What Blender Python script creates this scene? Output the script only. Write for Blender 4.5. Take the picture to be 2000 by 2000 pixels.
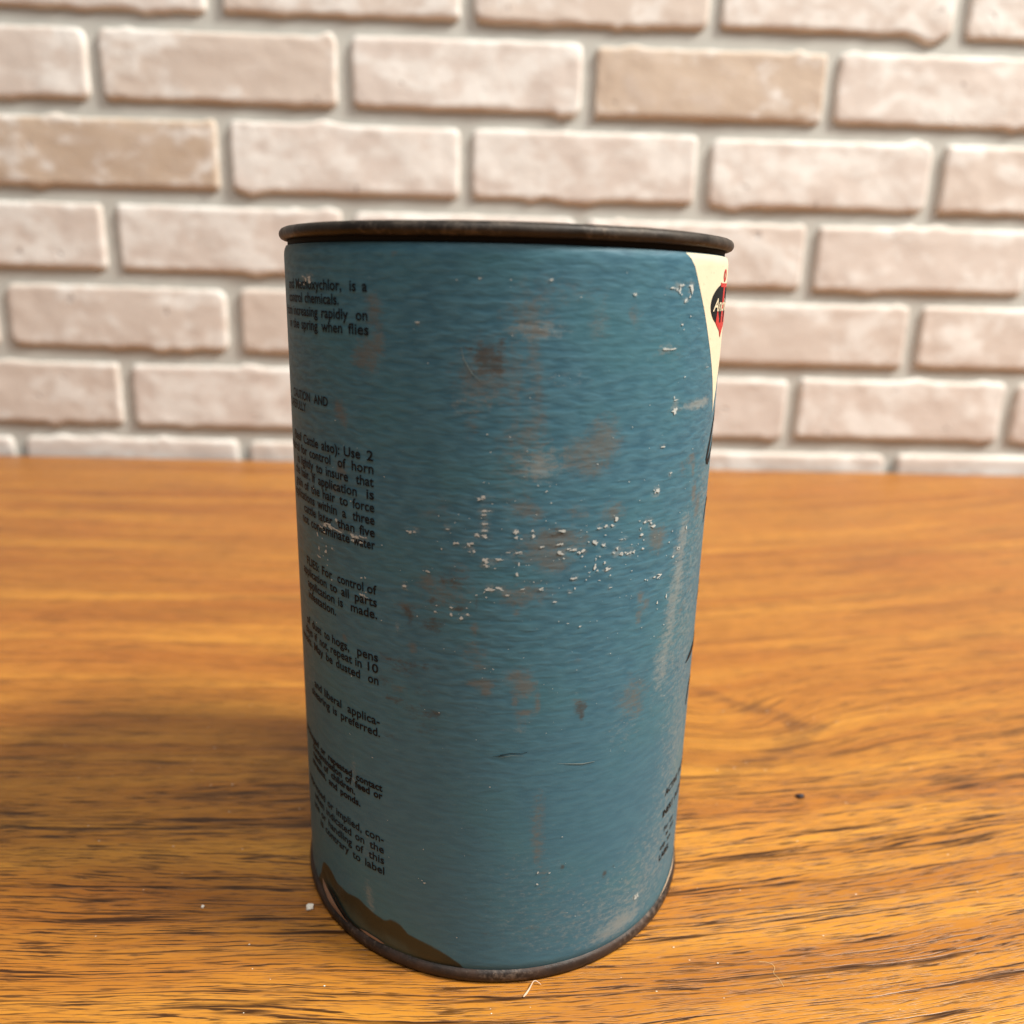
import bpy, bmesh, math, random
from mathutils import Vector, Matrix, noise
from mathutils.geometry import tessellate_polygon

R = 0.0533                      # radius of the can body in metres; the design lengths below are multiples of it
scene = bpy.context.scene
COL = scene.collection
for o in list(bpy.data.objects):
    bpy.data.objects.remove(o, do_unlink=True)

# ------------------------------------------------------------------ camera
cam_data = bpy.data.cameras.new('camera')
cam = bpy.data.objects.new('camera', cam_data)
COL.objects.link(cam)
scene.camera = cam
rx = Vector((0.99965065, -0.0069231, 0.02550775))
up = Vector((-0.02267913, 0.2709323, 0.9623312))
fw = Vector((0.01357319, 0.96257351, -0.27068064))
m = Matrix((rx, up, -fw)).transposed().to_4x4()
m.translation = Vector((0, -3.945 * R, 3.034 * R))
cam.matrix_world = m
cam_data.sensor_width = 36.0
cam_data.lens = 1583.0 / 2000.0 * 36.0
cam_data.clip_start = 0.01
cam_data.clip_end = 50.0
cam_data.dof.use_dof = True
cam_data.dof.focus_distance = 0.188
cam_data.dof.aperture_fstop = 10.5

# ------------------------------------------------------------------ light (a room lit by lamps)
world = bpy.data.worlds.new('World')
scene.world = world
world.use_nodes = True
bg = world.node_tree.nodes['Background']
bg.inputs['Color'].default_value = (1.0, 0.965, 0.92, 1)
bg.inputs['Strength'].default_value = 0.14

def area(name, loc, aim, size, power, color, size_y=None):
    d = bpy.data.lights.new(name, 'AREA')
    d.shape = 'RECTANGLE'
    d.size = size
    d.size_y = size_y or size
    d.energy = power
    d.color = color
    o = bpy.data.objects.new(name, d)
    o.location = loc
    o.rotation_euler = (Vector(aim) - Vector(loc)).to_track_quat('-Z', 'Y').to_euler()
    COL.objects.link(o)
    return o

area('key_lamp', (1.85, -0.40, 2.45), (0.05, 0.05, 0.05), 0.60, 178.0, (1.0, 0.945, 0.85))
area('ceiling_lamp', (0.15, -0.75, 1.75), (0.0, 0.15, 0.0), 0.8, 23.0, (1.0, 0.985, 0.955))

scene.view_settings.view_transform = 'Standard'
scene.view_settings.look = 'None'
scene.view_settings.exposure = 0.0
scene.view_settings.gamma = 1.0
scene.view_settings.use_curve_mapping = False
scene.render.engine = 'CYCLES'

# ------------------------------------------------------------------ node helpers
class Nodes:
    def __init__(self, name):
        self.mat = bpy.data.materials.new(name)
        self.mat.use_nodes = True
        self.nt = self.mat.node_tree
        self.bsdf = self.nt.nodes['Principled BSDF']
        self.out = self.nt.nodes['Material Output']
    def new(self, t, **kw):
        n = self.nt.nodes.new(t)
        for k, v in kw.items():
            setattr(n, k, v)
        return n
    def link(self, a, b):
        self.nt.links.new(a, b)
    def put(self, sock, v):
        if hasattr(v, 'is_output'):
            self.link(v, sock)
        else:
            sock.default_value = v
    def math(self, op, a, b=0.0, c=0.0, clamp=False):
        n = self.new('ShaderNodeMath', operation=op, use_clamp=clamp)
        self.put(n.inputs[0], a)
        self.put(n.inputs[1], b)
        self.put(n.inputs[2], c)
        return n.outputs[0]
    def step(self, x, lo, hi, a=0.0, b=1.0):
        n = self.new('ShaderNodeMapRange', interpolation_type='SMOOTHSTEP')
        self.put(n.inputs[0], x)
        self.put(n.inputs[1], lo)
        self.put(n.inputs[2], hi)
        self.put(n.inputs[3], a)
        self.put(n.inputs[4], b)
        return n.outputs[0]
    def mix(self, f, a, b, blend='MIX'):
        n = self.new('ShaderNodeMix', data_type='RGBA', blend_type=blend)
        self.put(n.inputs['Factor'], f)
        for s, v in ((n.inputs[6], a), (n.inputs[7], b)):
            self.put(s, v if hasattr(v, 'is_output') else (v[0], v[1], v[2], 1))
        return n.outputs[2]
    def noise(self, vec, scale, detail=3.0, rough=0.5, dist=0.0, dims='3D'):
        n = self.new('ShaderNodeTexNoise', noise_dimensions=dims)
        self.put(n.inputs['Vector'], vec)
        n.inputs['Scale'].default_value = scale
        n.inputs['Detail'].default_value = detail
        n.inputs['Roughness'].default_value = rough
        n.inputs['Distortion'].default_value = dist
        return n.outputs['Fac']
    def scale(self, vec, s, loc=(0, 0, 0), rot=(0, 0, 0)):
        n = self.new('ShaderNodeMapping')
        self.put(n.inputs['Vector'], vec)
        n.inputs['Scale'].default_value = s
        n.inputs['Location'].default_value = loc
        n.inputs['Rotation'].default_value = rot
        return n.outputs[0]
    def coord(self, kind):
        return self.new('ShaderNodeTexCoord').outputs[kind]
    def sep(self, v):
        n = self.new('ShaderNodeSeparateXYZ')
        self.put(n.inputs[0], v)
        return n.outputs
    def comb(self, x, y, z):
        n = self.new('ShaderNodeCombineXYZ')
        for i, v in enumerate((x, y, z)):
            self.put(n.inputs[i], v)
        return n.outputs[0]
    def bump(self, h, strength, dist, normal=None):
        n = self.new('ShaderNodeBump')
        n.inputs['Strength'].default_value = strength
        n.inputs['Distance'].default_value = dist
        self.put(n.inputs['Height'], h)
        if normal is not None:
            self.link(normal, n.inputs['Normal'])
        return n.outputs[0]
    def done(self, color, rough=0.5, normal=None, metallic=0.0, spec=0.5):
        self.put(self.bsdf.inputs['Base Color'], color if hasattr(color, 'is_output') else (*color, 1))
        self.put(self.bsdf.inputs['Roughness'], rough)
        self.put(self.bsdf.inputs['Metallic'], metallic)
        self.put(self.bsdf.inputs['Specular IOR Level'], spec)
        if normal is not None:
            self.link(normal, self.bsdf.inputs['Normal'])
        return self.mat

# ------------------------------------------------------------------ materials
def mat_wood():
    n = Nodes('honey_oak')
    p = n.scale(n.coord('Object'), (1 / R, 1 / R, 1 / R))
    x, y, z = n.sep(p)
    wob = n.noise(n.scale(p, (0.16, 0.7, 1)), 1.0, 2, 0.5)
    wob2 = n.noise(n.scale(p, (1.3, 5.0, 1)), 1.0, 3, 0.6)
    yy = n.math('ADD', y, n.math('MULTIPLY', n.math('SUBTRACT', wob, 0.5), 0.40))
    yy = n.math('ADD', yy, n.math('MULTIPLY', n.math('SUBTRACT', wob2, 0.5), 0.050))
    # the grain climbs to the right and swells round a small knot
    gx = n.math('DIVIDE', n.math('SUBTRACT', x, 1.75), 0.75)
    gy = n.math('DIVIDE', n.math('SUBTRACT', yy, 1.22), 0.50)
    swell = n.math('EXPONENT', n.math('MULTIPLY', n.math('ADD', n.math('MULTIPLY', gx, gx), n.math('MULTIPLY', gy, gy)), -1.0))
    climb = n.math('MULTIPLY', n.math('POWER', n.math('MAXIMUM', n.math('ADD', x, 0.6), 0.0), 1.6), 0.055)
    ring = n.math('SUBTRACT', n.math('ADD', yy, n.math('MULTIPLY', swell, 0.36)), climb)
    # dark crook of the knot
    wv = n.math('MULTIPLY', n.math('SUBTRACT', n.noise(n.scale(p, (3.0, 4.0, 1)), 1.0, 3, 0.6), 0.5), 0.55)
    dk = n.math('SUBTRACT', y, 1.22)
    ex = n.math('ADD', n.math('SUBTRACT', x, n.math('SUBTRACT', 2.30, n.math('MULTIPLY', n.math('ABSOLUTE', dk), 1.25))), wv)
    crook = n.math('MULTIPLY', n.step(n.math('ABSOLUTE', ex), 0.03, 0.20, 1.0, 0.0), n.step(n.math('ABSOLUTE', dk), 0.35, 0.85, 1.0, 0.0))
    g = n.comb(n.math('MULTIPLY', x, 0.22), ring, 0.0)          # grain space: x along the grain
    tone = n.noise(n.scale(g, (0.7, 2.6, 1)), 1.0, 4, 0.6)
    lines = n.noise(n.scale(g, (0.9, 7.5, 1), (3.1, 0, 0)), 1.0, 3, 0.5)
    ridge = n.math('ABSOLUTE', n.math('SUBTRACT', lines, 0.5))
    brk = n.noise(n.scale(g, (8.0, 14.0, 1)), 1.0, 4, 0.65)
    band = n.math('MULTIPLY', n.step(ridge, 0.004, 0.024, 1.0, 0.0), n.step(brk, 0.28, 0.52))
    halo = n.math('MULTIPLY', n.step(ridge, 0.0, 0.10, 1.0, 0.0), 0.35)
    pores = n.noise(n.scale(g, (14.0, 84.0, 1)), 1.0, 3, 0.6)
    pore = n.step(pores, 0.53, 0.61)
    pores2 = n.noise(n.scale(g, (26.0, 135.0, 1), (5, 3, 0)), 1.0, 2, 0.5)
    pore2 = n.step(pores2, 0.54, 0.66)
    fibre = n.noise(n.scale(g, (7.0, 48.0, 1), (0, 7, 0)), 1.0, 4, 0.65)
    fleck = n.noise(n.scale(p, (30, 70, 1), (0, 0, 0), (0, 0, 0.5)), 1.0, 3, 0.6)
    patch = n.noise(n.scale(p, (0.45, 0.9, 1), (5, 2, 0)), 1.0, 3, 0.5)
    c = n.mix(n.step(tone, 0.32, 0.68), (0.31, 0.108, 0.013), (0.54, 0.245, 0.032))
    c = n.mix(n.math('MULTIPLY', n.step(patch, 0.48, 0.72), 0.55), c, (0.36, 0.118, 0.020))
    c = n.mix(halo, c, (0.36, 0.135, 0.022))
    c = n.mix(n.math('MULTIPLY', n.step(fibre, 0.45, 0.75), 0.45), c, (0.30, 0.105, 0.016))
    c = n.mix(n.math('MULTIPLY', n.step(fleck, 0.56, 0.72), 0.40), c, (0.26, 0.09, 0.016))
    near = n.step(ridge, 0.02, 0.20, 0.95, 0.42)
    open_ = n.step(n.math('ADD', ring, n.math('MULTIPLY', n.math('SUBTRACT', tone, 0.5), 0.8)), 0.0, 1.3, 1.0, 0.58)   # open-pored near the board edge, closer grain beyond
    dark = n.math('MAXIMUM', n.math('MULTIPLY', band, n.step(pores, 0.35, 0.55, 0.72, 0.98)), n.math('MULTIPLY', pore, near))
    dark = n.math('MAXIMUM', dark, n.math('MULTIPLY', pore2, 0.68))
    dark = n.math('MULTIPLY', dark, open_)
    c = n.mix(n.step(ring, 0.3, 2.2, 0.0, 0.30), c, (0.33, 0.110, 0.022))
    c = n.mix(n.math('MULTIPLY', n.math('MULTIPLY', crook, n.step(brk, 0.35, 0.60, 0.45, 1.0)), 0.68), c, (0.13, 0.050, 0.014))
    c = n.mix(dark, c, (0.026, 0.009, 0.003))
    h = n.math('SUBTRACT', n.math('MULTIPLY', fibre, 0.25), dark)
    nor = n.bump(h, 0.40, 0.0004)
    rough = n.math('ADD', 0.27, n.math('MULTIPLY', fibre, 0.22))
    return n.done(c, rough, nor, spec=0.34)

def mat_brick():
    n = Nodes('limewashed_brick')
    p = n.coord('Object')
    rnd = n.new('ShaderNodeObjectInfo').outputs['Random']
    off = n.comb(n.math('MULTIPLY', rnd, 7.0), n.math('MULTIPLY', rnd, 3.0), n.math('MULTIPLY', rnd, 5.0))
    v = n.new('ShaderNodeVectorMath', operation='ADD')
    n.link(p, v.inputs[0]); n.link(off, v.inputs[1])
    q = v.outputs[0]
    att = n.new('ShaderNodeAttribute', attribute_type='OBJECT', attribute_name='tint')
    big = n.noise(n.scale(q, (14, 20, 22)), 1.0, 4, 0.6, 0.6)
    mid = n.noise(n.scale(q, (45, 60, 60)), 1.0, 4, 0.65)
    fine = n.noise(q, 420.0, 3, 0.6)
    pit = n.step(n.noise(q, 75.0, 2, 0.5), 0.70, 0.76)
    base = n.mix(att.outputs['Fac'], (0.610, 0.555, 0.520), (0.48, 0.385, 0.300))
    base = n.mix(n.math('MULTIPLY', n.step(mid, 0.45, 0.7), 0.5), base, (0.57, 0.505, 0.460))
    wash = n.step(n.math('ADD', n.math('ADD', big, n.math('MULTIPLY', n.math('SUBTRACT', mid, 0.5), 0.7)), n.math('MULTIPLY', att.outputs['Fac'], -0.14)), 0.40, 0.62)
    c = n.mix(n.math('MULTIPLY', wash, 0.85), base, (0.735, 0.725, 0.705))
    c = n.mix(n.math('MULTIPLY', n.step(fine, 0.55, 0.75), 0.25), c, (0.54, 0.45, 0.385))
    ed = n.new('ShaderNodeAttribute', attribute_name='edge')
    c = n.mix(n.math('MULTIPLY', n.step(n.math('ADD', ed.outputs['Fac'], n.math('MULTIPLY', n.math('SUBTRACT', mid, 0.5), 0.8)), 0.35, 0.8), 0.32), c, (0.74, 0.70, 0.63))
    c = n.mix(n.math('MULTIPLY', pit, 0.6), c, (0.33, 0.30, 0.29))
    nor = n.bump(n.math('SUBTRACT', n.math('ADD', n.math('MULTIPLY', fine, 0.3), mid), pit), 0.6, 0.0014)
    return n.done(c, 0.85, nor, spec=0.25)

def mat_mortar():
    n = Nodes('grey_mortar')
    p = n.coord('Object')
    a = n.noise(p, 60.0, 4, 0.6)
    b = n.noise(p, 700.0, 2, 0.6)
    c = n.mix(a, (0.42, 0.425, 0.400), (0.50, 0.505, 0.475))
    return n.done(c, 0.9, n.bump(n.math('ADD', a, n.math('MULTIPLY', b, 0.4)), 0.5, 0.001), spec=0.2)

def label_wear(n, uv):
    """fine scuffing shared by the printed papers: returns a 0..1 mask of rubbed fibres"""
    a = n.noise(n.scale(uv, (26, 60, 1)), 1.0, 4, 0.7)
    b = n.noise(n.scale(uv, (3.0, 3.0, 1), (4, 1, 0)), 1.0, 3, 0.55)
    return n.math('MULTIPLY', n.step(a, 0.56, 0.80), n.step(b, 0.42, 0.70))

def mat_label():
    n = Nodes('worn_blue_paper')
    uv = n.new('ShaderNodeUVMap', uv_map='wrap').outputs[0]
    u, v, _ = n.sep(uv)                                        # arc length and height, in can radii
    ripple = n.noise(n.scale(uv, (13.0, 44.0, 1)), 1.0, 1, 0.4, 0.25)
    ripple2 = n.noise(n.scale(uv, (5.0, 16.0, 1), (2, 3, 0)), 1.0, 2, 0.5)
    blot = n.noise(n.scale(uv, (1.6, 2.0, 1)), 1.0, 4, 0.6)
    grit = n.noise(n.scale(uv, (70, 90, 1)), 1.0, 3, 0.7)
    rib = n.math('ADD', 0.5, n.math('MULTIPLY', n.math('SUBTRACT', n.step(ripple, 0.30, 0.70), 0.5), n.step(v, 0.6, 2.2, 0.35, 0.95)))
    c = n.mix(rib, (0.030, 0.112, 0.168), (0.054, 0.158, 0.220))
    c = n.mix(n.math('MULTIPLY', n.step(blot, 0.42, 0.70), 0.5), c, (0.044, 0.156, 0.190))
    c = n.mix(n.math('MULTIPLY', n.step(ripple2, 0.45, 0.75), 0.35), c, (0.058, 0.170, 0.225))
    c = n.mix(n.math('MULTIPLY', label_wear(n, uv), 0.45), c, (0.18, 0.26, 0.27))
    att = n.new('ShaderNodeVertexColor', layer_name='stain')
    sep = n.new('ShaderNodeSeparateColor')
    n.link(att.outputs['Color'], sep.inputs[0])
    brk = n.noise(n.scale(uv, (26, 46, 1), (1, 5, 0)), 1.0, 6, 0.8)
    def stain(sock, col, amt, lo, hi, c):
        k = n.math('ADD', sock, n.math('MULTIPLY', n.math('SUBTRACT', brk, 0.5), 2.4))
        k = n.math('MULTIPLY', k, n.step(sock, 0.02, 0.22))
        return n.mix(n.math('MULTIPLY', n.step(k, lo, hi), amt), c, col)
    c = stain(sep.outputs[2], (0.26, 0.275, 0.26), 0.62, 0.18, 0.95, c)  # pale channel: rubbed paper, dust and the painted sheen
    c = stain(sep.outputs[0], (0.112, 0.116, 0.108), 0.74, 0.14, 0.95, c)
    c = stain(sep.outputs[1], (0.048, 0.036, 0.026), 0.70, 0.20, 0.90, c)
    # damp stain creeping up from the bottom seam
    ang = n.math('DIVIDE', n.math('ADD', n.math('MULTIPLY', u, 57.2958), 80.0), 80.0)
    fc = n.new('ShaderNodeFloatCurve')
    pts = [(-80, .0), (-66, .06), (-60, .16), (-54, .272), (-46.8, .237), (-38.7, .250), (-30.4, .216), (-26, .232), (-21.7, .19), (-14.5, .155), (-8.7, .100), (-6.0, .05), (0, 0)]
    cv = fc.mapping.curves[0]
    while len(cv.points) > 2:
        cv.points.remove(cv.points[1])
    cv.points[0].location = (0, 0)
    cv.points[-1].location = (1, 0)
    for a_, z_ in pts[1:-1]:
        pt = cv.points.new((a_ + 80) / 80.0, z_ / 0.3)
    fc.mapping.update()
    n.put(fc.inputs['Value'], ang)
    edge = n.math('MULTIPLY', fc.outputs[0], 0.3)
    jag = n.noise(n.scale(uv, (9, 9, 1)), 1.0, 3, 0.55)
    edge = n.math('ADD', edge, n.math('MULTIPLY', n.math('SUBTRACT', jag, 0.5), 0.035))
    depth = n.math('SUBTRACT', edge, v)
    inr = n.step(ang, 0.10, 0.20)
    wet = n.math('MULTIPLY', n.step(depth, -0.004, 0.010), inr)
    deep = n.step(n.math('ADD', depth, n.math('MULTIPLY', n.math('SUBTRACT', jag, 0.5), 0.10)), 0.05, 0.15)
    wetcol = n.mix(deep, (0.017, 0.016, 0.004), (0.042, 0.062, 0.047))
    c = n.mix(n.math('MULTIPLY', wet, 0.93), c, wetcol)
    c = n.mix(n.math('MULTIPLY', n.step(grit, 0.66, 0.78), 0.22), c, (0.25, 0.30, 0.29))
    h = n.math('MULTIPLY', n.math('ADD', ripple, n.math('MULTIPLY', ripple2, 0.5)), n.step(v, 0.7, 2.0, 0.35, 1.0))
    h = n.math('ADD', h, n.math('MULTIPLY', grit, 0.18))
    nor = n.bump(h, 0.34, 0.0004)
    rough = n.math('SUBTRACT', 0.56, n.math('MULTIPLY', wet, 0.16))
    return n.done(c, rough, nor, spec=0.45)

def mat_cream():
    n = Nodes('aged_cream_paper')
    uv = n.new('ShaderNodeUVMap', uv_map='wrap').outputs[0]
    a = n.noise(n.scale(uv, (12, 12, 1)), 1.0, 4, 0.6)
    b = n.noise(n.scale(uv, (50, 45, 1)), 1.0, 3, 0.7)
    c = n.mix(a, (0.78, 0.71, 0.53), (0.70, 0.61, 0.44))
    c = n.mix(n.math('MULTIPLY', n.step(b, 0.62, 0.76), 0.6), c, (0.30, 0.20, 0.10))
    return n.done(c, 0.6, n.bump(a, 0.3, 0.0003), spec=0.35)

def mat_metal(name, dark, mid, light, metallic):
    n = Nodes(name)
    p = n.coord('Object')
    a = n.noise(p, 90.0, 5, 0.65)
    b = n.noise(p, 600.0, 3, 0.7)
    g = n.noise(p, 35.0, 3, 0.5)
    c = n.mix(n.step(a, 0.35, 0.65), dark, mid)
    c = n.mix(n.math('MULTIPLY', n.step(n.math('ADD', n.math('MULTIPLY', b, 0.6), n.math('MULTIPLY', g, 0.5)), 0.56, 0.72), 0.65), c, light)
    nor = n.bump(n.math('ADD', b, n.math('MULTIPLY', a, 0.6)), 0.45, 0.0003)
    rough = n.step(a, 0.3, 0.7, 0.40, 0.66)
    return n.done(c, rough, nor, metallic, 0.32)

def mat_plain(name, col, rough=0.7, var=0.15, scale=900.0, spec=0.3):
    n = Nodes(name)
    a = n.noise(n.coord('Object'), scale, 4, 0.65)
    c = n.mix(a, tuple(k * (1 - var) for k in col), tuple(min(1.0, k * (1 + var)) for k in col))
    return n.done(c, rough, n.bump(a, 0.3, 0.0002), spec=spec)

M = dict(
    wood=mat_wood(), brick=mat_brick(), mortar=mat_mortar(), label=mat_label(), cream=mat_cream(),
    rim=mat_metal('bronzed_rim_metal', (0.022, 0.018, 0.015), (0.052, 0.042, 0.034), (0.13, 0.105, 0.085), 0.25),
    rust=mat_metal('rusty_rim_metal', (0.016, 0.012, 0.010), (0.046, 0.026, 0.018), (0.14, 0.10, 0.075), 0.05),
    lid=mat_metal('dull_lid_metal', (0.10, 0.09, 0.08), (0.17, 0.15, 0.13), (0.26, 0.22, 0.18), 0.6),
    ink=mat_plain('worn_black_ink', (0.007, 0.009, 0.012), 0.6, 0.5, 1500, 0.15),
    inkgrey=mat_plain('worn_grey_ink', (0.13, 0.12, 0.10), 0.55, 0.4, 1500),
    red=mat_plain('red_ink', (0.50, 0.022, 0.018), 0.5, 0.2, 900),
    creamink=mat_plain('cream_reversed_type', (0.72, 0.62, 0.44), 0.55, 0.1),
    fleck=mat_plain('bare_white_paper', (0.46, 0.50, 0.49), 0.8, 0.18, 1200),
    scuff=mat_plain('scuffed_paper', (0.15, 0.22, 0.24), 0.7, 0.2, 1200),
    board=mat_plain('bare_cardboard', (0.34, 0.235, 0.175), 0.85, 0.2, 500),
    torn=mat_plain('torn_paper_edge', (0.66, 0.56, 0.42), 0.8, 0.12, 500),
    gap=mat_plain('dark_gap', (0.010, 0.009, 0.007), 0.8, 0.2),
    crumb=mat_plain('white_crumb', (0.78, 0.72, 0.62), 0.8, 0.1),
    lint=mat_plain('beige_lint', (0.60, 0.42, 0.30), 0.8, 0.15),
    hair=mat_plain('pale_hair', (0.75, 0.58, 0.30), 0.5, 0.1),
    speck=mat_plain('dark_speck', (0.030, 0.022, 0.026), 0.45, 0.3),
)

# ------------------------------------------------------------------ object helpers
def link_mesh(name, me, mat, parent=None, smooth=True):
    o = bpy.data.objects.new(name, me)
    COL.objects.link(o)
    me.materials.append(M[mat])
    if smooth:
        for p in me.polygons:
            p.use_smooth = True
    if parent is not None:
        o.parent = parent
    return o

def empty(name, loc=(0, 0, 0), rz=0.0):
    o = bpy.data.objects.new(name, None)
    o.empty_display_size = 0.02
    o.location = loc
    o.rotation_euler = (0, 0, rz)
    COL.objects.link(o)
    return o

def tag(o, label, category, group=None, kind=None):
    o['label'] = label
    o['category'] = category
    if group:
        o['group'] = group
    if kind:
        o['kind'] = kind
    return o

# ------------------------------------------------------------------ the brick wall and the table
WALL_ANG = math.radians(0.9515)
WALL_Y = 10.085 * R
COURSE = 1.268 * R
PITCH = 3.815 * R
JOINT = 0.225 * R
BRICK_H = 1.000 * R
DEPTH = 0.0046                     # bricks stand this far proud of the mortar

wall = empty('brick_wall', (0, WALL_Y, 0), WALL_ANG)
tag(wall, 'limewashed pale pink brick wall with grey mortar behind the wooden table', 'wall')

def grid_box(name, x0, x1, y0, y1, z0, z1, mat, parent=None, bevel=0.0):
    bm = bmesh.new()
    bmesh.ops.create_cube(bm, size=1)
    for v in bm.verts:
        v.co = Vector(((x0 + x1) / 2 + v.co.x * (x1 - x0), (y0 + y1) / 2 + v.co.y * (y1 - y0), (z0 + z1) / 2 + v.co.z * (z1 - z0)))
    if bevel:
        bmesh.ops.bevel(bm, geom=bm.edges[:], offset=bevel, segments=3, affect='EDGES')
    me = bpy.data.meshes.new(name)
    bm.to_mesh(me)
    bm.free()
    return link_mesh(name, me, mat, parent, smooth=False)

def fbm(x, y, z):
    return noise.noise((x, y, z)) + 0.5 * noise.noise((2.1 * x + 5, 2.1 * y, 2.1 * z)) + 0.25 * noise.noise((4.3 * x, 4.3 * y + 9, 4.3 * z))

def brick_mesh(w, h, seed, nx=44, nz=16):
    """worn brick: wavy arrises, rounded corners, shallow pits; front faces -Y"""
    me = bpy.data.meshes.new('brick')
    verts, faces, edgev = [], [], []
    rng = random.Random(seed)
    notches = [(rng.uniform(-w / 2, w / 2), rng.choice((-1, 1, -1)), rng.uniform(0.0012, 0.004), rng.uniform(0.003, 0.010)) for _ in range(3)]
    rc = rng.uniform(0.003, 0.008)
    bev = 0.0030
    def warp(t):                                       # pack grid lines near the arris
        return math.copysign(1 - (1 - abs(t)) ** 1.7, t)
    for j in range(nz + 1):
        for i in range(nx + 1):
            a, b = warp(-1 + 2 * i / nx), warp(-1 + 2 * j / nz)
            X, Z = a * w / 2, b * h / 2
            # wavy outline
            top = 0.0013 * fbm(X * 38, seed * 3.7, 1.0 if b > 0 else 7.0)
            for (nxp, sd, dp, wd) in notches:
                if sd * b > 0:
                    top -= dp * math.exp(-((X - nxp) / wd) ** 2)
            Z += math.copysign(top, b) * abs(b) ** 2
            side = 0.0012 * fbm(Z * 45, seed * 5.1, 3.0 if a > 0 else 11.0)
            X += math.copysign(side, a) * abs(a) ** 6
            # distance to the nominal edge
            dx, dz = w / 2 - abs(a * w / 2), h / 2 - abs(b * h / 2)
            if dx < rc and dz < rc:
                d = rc - math.hypot(rc - dx, rc - dz)
                if d < 0:
                    k = rc / math.hypot(rc - dx, rc - dz)
                    X -= math.copysign((rc - dx) * (1 - k), a)
                    Z -= math.copysign((rc - dz) * (1 - k), b)
                    d = 0
            else:
                d = min(dx, dz)
            t = min(1.0, d / bev)
            depth = DEPTH * (0.30 + 0.70 * math.sqrt(max(0.0, 1 - (1 - t) ** 2)))
            depth += (0.0011 * fbm(X * 24, Z * 30, seed * 1.9) + 0.0005 * fbm(X * 90, Z * 110, seed)) * min(1, t + .2)
            verts.append((X, -depth, Z))
            edgev.append(1 - min(1.0, d / 0.0040))
    W1 = nx + 1
    for j in range(nz):
        for i in range(nx):
            k = j * W1 + i
            faces.append((k, k + 1, k + 1 + W1, k + W1))
    loop = [i for i in range(nx + 1)] + [j * W1 + nx for j in range(1, nz + 1)] + [nz * W1 + i for i in range(nx - 1, -1, -1)] + [j * W1 for j in range(nz - 1, 0, -1)]
    base = len(verts)
    for k in loop:
        X, Y, Z = verts[k]
        verts.append((X, 0.002, Z))
        edgev.append(1.0)
    L = len(loop)
    for q in range(L):
        faces.append((loop[q], base + q, base + (q + 1) % L, loop[(q + 1) % L]))
    me.from_pydata(verts, [], faces)
    at = me.attributes.new('edge', 'FLOAT', 'POINT')
    at.data.foreach_set('value', edgev)
    return me

X_MIN, X_MAX = -15.5 * R, 15.5 * R
tints = {(4, -2): 0.95, (5, 0): 0.85, (5, 1): 0.10, (4, 0): 0.05, (5, -1): 0.05, (5, -2): 0.35, (4, -1): 0.05, (3, -2): 0.10, (3, -1): 0.10, (3, 1): 0.10, (3, 2): 0.05, (2, 2): 0.20, (1, 1): 0.10, (6, -1): 0.30, (6, 2): 0.25}
random.seed(11)
grid_box('mortar', X_MIN, X_MAX, 0.0, 0.03, -1.0 * R, 8.95 * R, 'mortar', wall)
for row in range(0, 8):
    ztop = (0.285 + 1.268 * row) * R
    zc = ztop - BRICK_H / 2
    first = -0.690 * R if row % 2 == 0 else 1.218 * R
    for k in range(-4, 5):
        x0 = first + k * PITCH + JOINT / 2
        x1 = first + (k + 1) * PITCH - JOINT / 2
        x0, x1 = max(x0, X_MIN), min(x1, X_MAX)
        if x1 - x0 < 0.02:
            continue
        w = x1 - x0 + random.uniform(-0.0015, 0.0015)
        h = BRICK_H + random.uniform(-0.0012, 0.0012)
        o = link_mesh('brick', brick_mesh(w, h, row * 13 + k + 40), 'brick', wall)
        o.location = ((x0 + x1) / 2 + random.uniform(-0.0008, 0.0008), 0, zc + random.uniform(-0.0008, 0.0008))
        o.rotation_euler = (random.uniform(-.006, .006), random.uniform(-0.004, 0.004), random.uniform(-.006, .006))
        o['tint'] = float(tints.get((row, k), random.uniform(0.0, 0.35)))

table = grid_box('table', -0.95, 0.95, -1.02, -0.0125, -0.032, 0.0, 'wood', None, 0.002)
table.location = (0, WALL_Y, 0)
table.rotation_euler = (0, 0, WALL_ANG)
# the mesh is shifted so that the grain is laid out about the can
for v in table.data.vertices:
    v.co.y += WALL_Y
table.location = (0, 0, 0)
tag(table, 'honey coloured oak table top with dark open grain under the blue can', 'table')

# ------------------------------------------------------------------ the can
can = empty('shaker_can')
tag(can, 'worn round blue cardboard can with rusty metal rims standing on the table', 'can')
Z_TOP, Z_BOT = 3.168, 0.064

def rad(u, z):
    """slightly out-of-true wall of the can (degrees, radii) -> radius in radii"""
    a = math.radians(u)
    e = 0.0012 * math.sin(2 * a + 0.6) + 0.0010 * noise.noise((1.2 * math.sin(a), 1.2 * math.cos(a), z * 1.3))
    r = 1.0 + e
    if z > Z_TOP - 0.05:                                # the paper rolls in under the rim
        r -= 0.010 * ((z - (Z_TOP - 0.05)) / 0.05) ** 3
    if z < Z_BOT + 0.04:
        r -= 0.006 * ((Z_BOT + 0.04 - z) / 0.04) ** 2
    return r

def wrap(u, z, off=0.0):
    a = math.radians(u)
    r = (rad(u, z)) * R + off
    return Vector((r * math.sin(a), -r * math.cos(a), z * R))

def put_uv(me, uz):
    lay = me.uv_layers.new(name='wrap')
    for lp in me.loops:
        u, z = uz[lp.vertex_index]
        lay.data[lp.index].uv = (math.radians(u), z)

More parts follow.
